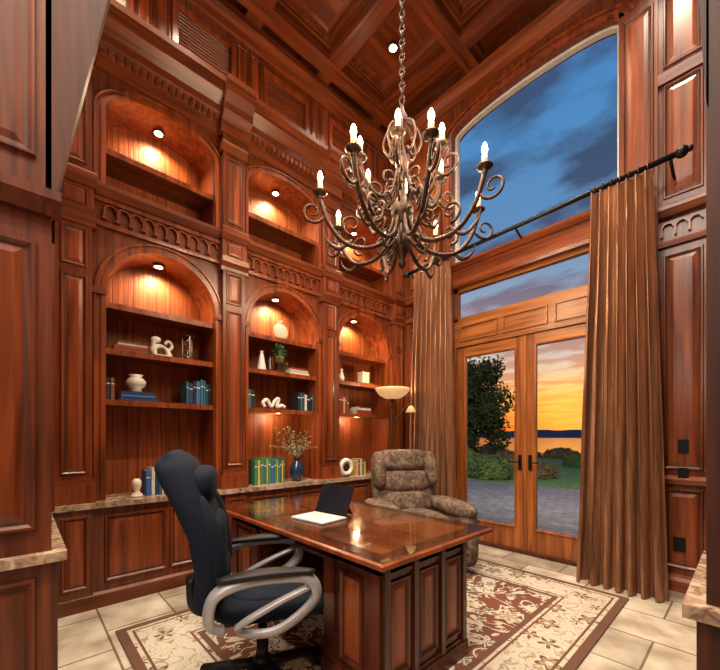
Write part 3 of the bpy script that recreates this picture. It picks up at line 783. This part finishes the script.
b.make('moon_vase',loc=(-.12,2.15,S1))
LEAF=simple('leaf_green',(.06,.14,.03),.5,noise_amt=.5); SIL2=simple('terracotta_pot',(.30,.16,.08),.6)
def leafquad(b,c,s,mat,rnd):
    a=Vector((rnd.gauss(0,1),rnd.gauss(0,1),rnd.gauss(0,.7))).normalized(); d=a.orthogonal().normalized(); d=(Matrix.Rotation(rnd.uniform(0,6.28),3,a)@d)
    e=a.cross(d); c=Vector(c)
    b.add([c-d*s,c-e*s*.45,c+d*s,c+e*s*.45],[(0,1,2,3)],mat,raw=True)
b=B(); rnd=random.Random(3)
b.lathe([(.035,0),(.05,.07),(.055,.08),(.045,.08)],(0,0,0),SIL2)
for k in range(14):
    a=rnd.uniform(0,6.28); d=rnd.uniform(.03,.09)
    p=cr([(0,0,.07),(d*.5*math.cos(a),d*math.sin(a),.14+rnd.uniform(0,.06)),(max(-.1,d*math.cos(a)),d*1.3*math.sin(a),.06+rnd.uniform(-.08,.14))],6)
    b.tube(p,.0018,LEAF,n=4)
    for q in p[3:]:
        for _ in range(3): leafquad(b,q+Vector((rnd.gauss(0,.012),rnd.gauss(0,.012),rnd.gauss(0,.012))),.018,LEAF,rnd)
b.make('potted_ivy',loc=(-.10,2.12,S2+.10))
b=B(); b.lathe([(.05,0),(.055,.02),(.045,.10),(.05,.10)],(0,0,0),BRZ); b.make('plant_stand',loc=(-.10,2.12,S2))
b=B(); b.lathe([(.045,0),(.047,.02),(.022,.16),(.014,.20),(.02,.21)],(0,0,0),WHITE); b.make('cone_vase',loc=(-.09,1.90,S2))
b=B(); b.lathe([(.03,0),(.035,.03),(.03,.15),(.035,.17)],(0,0,0),CLEAR); b.make('glass_vase',loc=(-.09,2.01,S2))
z=book_stack(2.36,S2,[(.26,.03,wht),(.24,.03,crm),(.22,.02,red)])
b=B(); b.tube(cr([(0,-.12,.025),(0,-.14,.07),(0,-.09,.10),(0,-.04,.03),(0,0,.09),(0,.05,.12),(0,.03,.03),(0,.09,.05),(0,.13,.03)],7),.020,WHITE,n=10)
b.make('knot_sculpture',loc=(-.1,2.06,S3))
book_row(2.33,2.55,S3,[blk,teal,navy,wht,blk],.18,.22)
book_row(1.705,1.80,S3,[navy,teal,blk],.18,.2)
book_row(1.78,2.14,CT,[grn,yel,grn,teal,yel,grn,blue],.23,.28,x=-.02)
b=B(); b.lathe([(.045,0),(.06,.02),(.085,.10),(.075,.17),(.035,.22),(.03,.25),(.045,.27),(.04,.27),(.026,.24)],(0,0,0),NAVY)
TW=simple('twig',(.20,.11,.06),.7); BLS=simple('pale_blossom',(.50,.40,.26),.6)
rnd=random.Random(9)
for k in range(22):
    a=rnd.uniform(0,6.28); r=rnd.uniform(.10,.34); h=rnd.uniform(.38,.60)
    px,py=max(-.13,min(.16,r*math.cos(a))),r*math.sin(a)*1.0
    p=cr([(0,0,.2),(px*.3,py*.3,.34),(px,py,h)],6); b.tube(p,.0025,TW,n=4)
    for q in p[5:]:
        for _ in range(3): leafquad(b,q+Vector((rnd.gauss(0,.015),rnd.gauss(0,.018),rnd.gauss(0,.018))),.013,BLS if rnd.random()<.5 else LEAF,rnd)
b.make('vase_with_branches',loc=(-.05,2.32,CT))
b=B(); b.box(-.05,.05,-.06,.06,0,.13,CREAM); b.box(-.055,.055,-.065,.065,.13,.145,CREAM); b.pillow((0,0,.155),(.012,.012,.012),CREAM,e=2); b.make('lidded_box',loc=(-.1,3.42,S2+.0185))
b=B(); b.box(-.08,.08,-.15,.15,0,.018,bc(brn)); b.make('shelf_tray',loc=(-.12,3.42,S2))
b=B(); b.lathe([(.035,0),(.04,.05),(.02,.11),(.014,.15),(.02,.16)],(0,0,0),WHITE); b.make('white_bottle',loc=(-.09,3.02,S2))
book_row(2.93,3.12,S3,[red,brn,red,crm],.18,.24)
book_stack(3.40,S3,[(.28,.03,red),(.26,.025,brn),(.24,.03,wht),(.2,.02,red)])
b=B()
b.tube([(0,.085*math.cos(q),.105+.085*math.sin(q)) for q in [2*pi*i/28 for i in range(29)]],.03,WHITE,n=12,cap=False)
b.tube([(0,.03*math.cos(q)+.01,.10+.03*math.sin(q)) for q in [2*pi*i/20 for i in range(21)]],.016,BLACK,n=10,cap=False)
b.box(-.03,.03,-.04,.04,-.012,.0,BLACK)
b.make('ring_sculpture',loc=(-.0,3.02,CT+.013))
book_row(3.20,3.40,CT,[yel,wht,red,crm,grn],.17,.23,x=-.02)

# ---------------------------------------------------------------- recessed lights
def can(x,y,z,e,spot=2.2,r=.035,col=(1,.74,.44)):
    b=B(); b.lathe([(r*1.35,0),(r*1.35,-.006),(r,-.006)],(x,y,z),BRZ,n=20); b.lathe([(r,-.003),(0,-.0031)],(x,y,z-.004),CAN,n=20); b.make('recessed_light')
    light('recessed_spot','SPOT',(x,y,z-.03),e,col=col,size=.03,spot=spot,blend=.7)
for u0,u1 in bays:
    c=(u0+u1)/2
    can(-.20,c,2.44+(u1-u0)/2-.012,32,2.8)
    can(-.20,c-.0,4.085,32,2.8)
for x,y in((.62,3.22),(.62,1.36),(.62,.42),(1.8,3.22),(1.8,.42),(3.0,3.22),(3.0,1.36),(3.0,.42),(3.0,2.3)):
    can(x,y,CZ-.045-.004,165,1.9,.045,col=(1,.83,.62))
for u0,u1 in bays[1:]:
    light('shelf_puck_light','POINT',(-.15,(u0+u1)/2,1.53),4.5,size=.03)
for y in (.6,1.86,3.1):
    light('added_cornice_uplight','POINT',(.05,y,4.72),7,col=(1,.76,.46),size=.04)  # added uplights hidden on the cornice, to brighten ceiling and blinds
light('added_fill_area','AREA',(3.2,-1.3,5.4),195,col=(1,.88,.74),size=1.8,rot=(math.radians(25),0,math.radians(10)))  # added fill behind the camera, no fixture modelled
light('added_fill_point','POINT',(3.0,-1.6,2.6),60,col=(1,.88,.74),size=.5)  # second added fill behind the camera, softens the near side

# ---------------------------------------------------------------- outdoors
b=B(); b.box(-12,8,4.25,10.2,-.12,-.02,PAVER); b.make('patio')
GR=mottled('lawn_grass',[(.05,.10,.02),(.11,.21,.04),(.18,.30,.07)],8)
b=B(); b.box(-60,40,10.2,27,-.15,-.03,GR); b.make('lawn')
m,nt,bb=new_mat('lake_water'); bb.inputs['Base Color'].default_value=(.05,.06,.09,1); bb.inputs['Roughness'].default_value=.12
n=nt.nodes.new('ShaderNodeTexNoise'); n.inputs['Scale'].default_value=.6; bp=nt.nodes.new('ShaderNodeBump'); bp.inputs['Strength'].default_value=.25
tc=nt.nodes.new('ShaderNodeTexCoord'); nt.links.new(tc.outputs['Object'],n.inputs['Vector']); nt.links.new(n.outputs['Fac'],bp.inputs['Height']); nt.links.new(bp.outputs[0],bb.inputs['Normal'])
b=B(); b.box(-2500,2500,27.5,1495,-3,-1.2,m); b.make('lake')
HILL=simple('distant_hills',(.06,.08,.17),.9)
b=B(); pts=[];N_=160
for i in range(N_+1):
    x=-2200+4400*i/N_; h=18+28*abs(noise.noise(Vector((i*.09,1.3,0))))+8*noise.noise(Vector((i*.4,2,0)))
    pts+=[(x,1500,-2),(x,1540,h)]
b.add(pts,[(2*i,2*i+2,2*i+3,2*i+1) for i in range(N_)],HILL); b.make('distant_hills')
FOL=mottled('shrub_foliage',[(.03,.065,.012),(.08,.14,.03),(.16,.22,.05)],6)
FOLT=mottled('tree_foliage',[(.01,.025,.006),(.03,.055,.012),(.06,.09,.02)],6)
FOLR=mottled('red_shrub_foliage',[(.07,.05,.02),(.17,.12,.045),(.24,.18,.07)],6)
def shrub(c,r,h,mat,seed,name='shrub',n=1500,ls=.05):
    rnd=random.Random(seed); b=B()
    pts=[];f=[];nn,mm=18,10
    for i in range(mm+1):
        ph=-.3+ (pi/2+.3)*i/mm
        for j in range(nn):
            th=2*pi*j/nn; k=.86+.2*noise.noise(Vector((math.cos(th)*2+seed,math.sin(th)*2,ph*2)))
            pts.append((c[0]+r*k*math.cos(ph)*math.cos(th),c[1]+r*k*math.cos(ph)*math.sin(th),c[2]+max(0,h*k*(math.sin(ph)*.75+.25))))
    f=[(i*nn+j,i*nn+(j+1)%nn,(i+1)*nn+(j+1)%nn,(i+1)*nn+j) for i in range(mm) for j in range(nn)]
    b.add(pts,f,mat,True)
    for _ in range(n):
        th=rnd.uniform(0,6.28); ph=rnd.uniform(-.2,pi/2); k=.88+.2*noise.noise(Vector((math.cos(th)*2+seed,math.sin(th)*2,ph*2)))+rnd.uniform(-.04,.06)
        leafquad(b,(c[0]+r*k*math.cos(ph)*math.cos(th),c[1]+r*k*math.cos(ph)*math.sin(th),c[2]+max(.06,h*k*(math.sin(ph)*.75+.25))),ls,mat,rnd)
    b.make(name)
shrub((-2.2,11.1,-.03),.7,.75,FOL,1); shrub((-3.3,11.6,-.03),.75,.9,FOL,2); shrub((-1.2,12.4,-.03),.55,.5,FOLR,3)
shrub((-4.6,11.3,-.03),.8,.85,FOL,4); shrub((-3.0,14.0,-.03),.75,.8,FOLR,5); shrub((.2,14.8,-.03),.5,.4,FOL,6); shrub((-5.6,13.4,-.03),.9,1.1,FOL,7)
shrub((-1.6,18.5,-.03),.9,.6,FOL,8); shrub((.9,11.1,-.03),.4,.35,FOL,9)
for i in range(9): shrub((-14+i*2.3,25.4,-.03),1.15,.45+.18*(i%3),FOL if i%2 else FOLR,20+i,name='hedge',n=700,ls=.08)
rnd=random.Random(5); b=B(); BARK=simple('tree_bark',(.06,.04,.025),.9)
tx,ty=-6.1,16.5
b.tube(cr([(tx,ty,-.03),(tx+.1,ty,1.2),(tx-.05,ty,2.6),(tx+.1,ty,4.2)]),.13,BARK,n=10)
cl_=[(rnd.gauss(0,.75),rnd.gauss(0,.75),rnd.uniform(1.0,4.7),rnd.uniform(.5,.8)) for _ in range(50)]
for cx,cy,cz,r in cl_:
    k=1-.25*abs(cz-3)/2
    cx*=k;cy*=k
    b.tube([(tx,ty,cz-.5),(tx+cx,ty+cy,cz)],.03,BARK,n=5)
    for _ in range(260):
        v=Vector((rnd.gauss(0,1),rnd.gauss(0,1),rnd.gauss(0,1))).normalized()*r*rnd.uniform(.4,1)
        leafquad(b,(tx+cx+v.x,ty+cy+v.y,cz+v.z),.11,FOLT,rnd)
b.make('garden_tree')
STN=simple('pillar_stone',(.5,.46,.41),.8,noise_amt=.3)
b=B(); b.box(.35,.85,12.2,12.7,-.03,.62,STN); b.box(.28,.92,12.13,12.77,.62,.72,STN); b.lathe([(.12,.72),(.16,.77),(.10,.82),(.22,.9),(.28,1.02),(.24,1.02),(.1,.95)],(.6,12.45,0),STN); b.make('stone_urn_pillar')
for x in (.4,3.2):
    d=Vector((-1.2,5,-3.4)); q=d.to_track_quat('-Z','Y').to_euler()
    light('added_patio_fill','SPOT',(x,4.4,5.6),900,col=(1,.95,.92),size=.1,rot=q,spot=1.9,blend=.8)  # unseen spots added to brighten patio and shrubs

# ---------------------------------------------------------------- sky world
w=bpy.data.worlds.new('sunset_sky'); scene.world=w; w.use_nodes=True; nt=w.node_tree; nt.nodes.clear()
N=nt.nodes.new; L=nt.links.new
out=N('ShaderNodeOutputWorld'); bg=N('ShaderNodeBackground'); L(bg.outputs[0],out.inputs[0]); bg.inputs[1].default_value=1.0
tc=N('ShaderNodeTexCoord'); sp=N('ShaderNodeSeparateXYZ'); L(tc.outputs['Generated'],sp.inputs[0])
r=N('ShaderNodeValToRGB'); L(sp.outputs[2],r.inputs[0])
e=r.color_ramp.elements; e[0].position=0; e[0].color=(.85,.17,.015,1); e[1].position=1; e[1].color=(.03,.09,.24,1)
for p,c in((.03,(.92,.23,.02)),(.075,(1.0,.38,.045)),(.12,(.95,.50,.16)),(.17,(.72,.52,.38)),(.24,(.46,.44,.46)),(.34,(.25,.32,.44)),(.45,(.11,.23,.42)),(.60,(.07,.22,.46)),(.75,(.045,.17,.42))):
    x=e.new(p); x.color=(*c,1)
zz=N('ShaderNodeMath'); zz.operation='ADD'; L(sp.outputs[2],zz.inputs[0]); zz.inputs[1].default_value=.12
def div(a):
    n=N('ShaderNodeMath'); n.operation='DIVIDE'; L(a,n.inputs[0]); L(zz.outputs[0],n.inputs[1]); return n.outputs[0]
cb=N('ShaderNodeCombineXYZ'); L(div(sp.outputs[0]),cb.inputs[0]); L(div(sp.outputs[1]),cb.inputs[1])
mp=N('ShaderNodeMapping'); mp.inputs['Rotation'].default_value=(0,0,.35); mp.inputs['Location'].default_value=(1.3,.4,0); mp.inputs['Scale'].default_value=(1.0,1.8,1); L(cb.outputs[0],mp.inputs[0])
nz=N('ShaderNodeTexNoise'); nz.inputs['Scale'].default_value=2.4; nz.inputs['Detail'].default_value=8; nz.inputs['Roughness'].default_value=.52; nz.inputs['Distortion'].default_value=.25; L(mp.outputs[0],nz.inputs['Vector'])
cr1=N('ShaderNodeValToRGB'); cr1.color_ramp.elements[0].position=.43; cr1.color_ramp.elements[1].position=.56; L(nz.outputs['Fac'],cr1.inputs[0])
cc=N('ShaderNodeValToRGB'); L(sp.outputs[2],cc.inputs[0]); q=cc.color_ramp.elements; q[0].position=.02; q[0].color=(.75,.14,.015,1); q[1].position=.75; q[1].color=(.040,.068,.14,1)
for p,c in((.10,(.85,.30,.06)),(.19,(.52,.27,.20)),(.30,(.25,.17,.21)),(.42,(.060,.072,.13)),(.55,(.040,.060,.115))):
    x=q.new(p); x.color=(*c,1)
mf=N('ShaderNodeMath'); mf.operation='MULTIPLY'; L(cr1.outputs[0],mf.inputs[0]); mf.inputs[1].default_value=.92
mx=N('ShaderNodeMixRGB'); L(mf.outputs[0],mx.inputs[0]); L(r.outputs[0],mx.inputs[1]); L(cc.outputs[0],mx.inputs[2])
sd=Vector((-.30,1.0,.03)).normalized()
dp=N('ShaderNodeVectorMath'); dp.operation='DOT_PRODUCT'; L(tc.outputs['Generated'],dp.inputs[0]); dp.inputs[1].default_value=sd
pw=N('ShaderNodeMath'); pw.operation='POWER'; pw.inputs[1].default_value=200
mc=N('ShaderNodeMath'); mc.operation='MAXIMUM'; L(dp.outputs['Value'],mc.inputs[0]); mc.inputs[1].default_value=0; L(mc.outputs[0],pw.inputs[0])
gl=N('ShaderNodeMixRGB'); gl.blend_type='ADD'; L(pw.outputs[0],gl.inputs[0]); L(mx.outputs[0],gl.inputs[1]); gl.inputs[2].default_value=(.6,.28,.04,1)
L(gl.outputs[0],bg.inputs[0])

# ---------------------------------------------------------------- camera
cd=bpy.data.cameras.new('camera'); cam=bpy.data.objects.new('camera',cd); scene.collection.objects.link(cam)
cam.location=(3.5,0,1.3); cam.rotation_euler=(pi/2,0,math.radians(47)); cd.sensor_width=36; cd.lens=18.2; cd.shift_y=.1417; cd.clip_start=.02; cd.clip_end=5000
scene.camera=cam
scene.view_settings.view_transform='Standard'
scene.view_settings.look='None'
scene.view_settings.exposure=.28
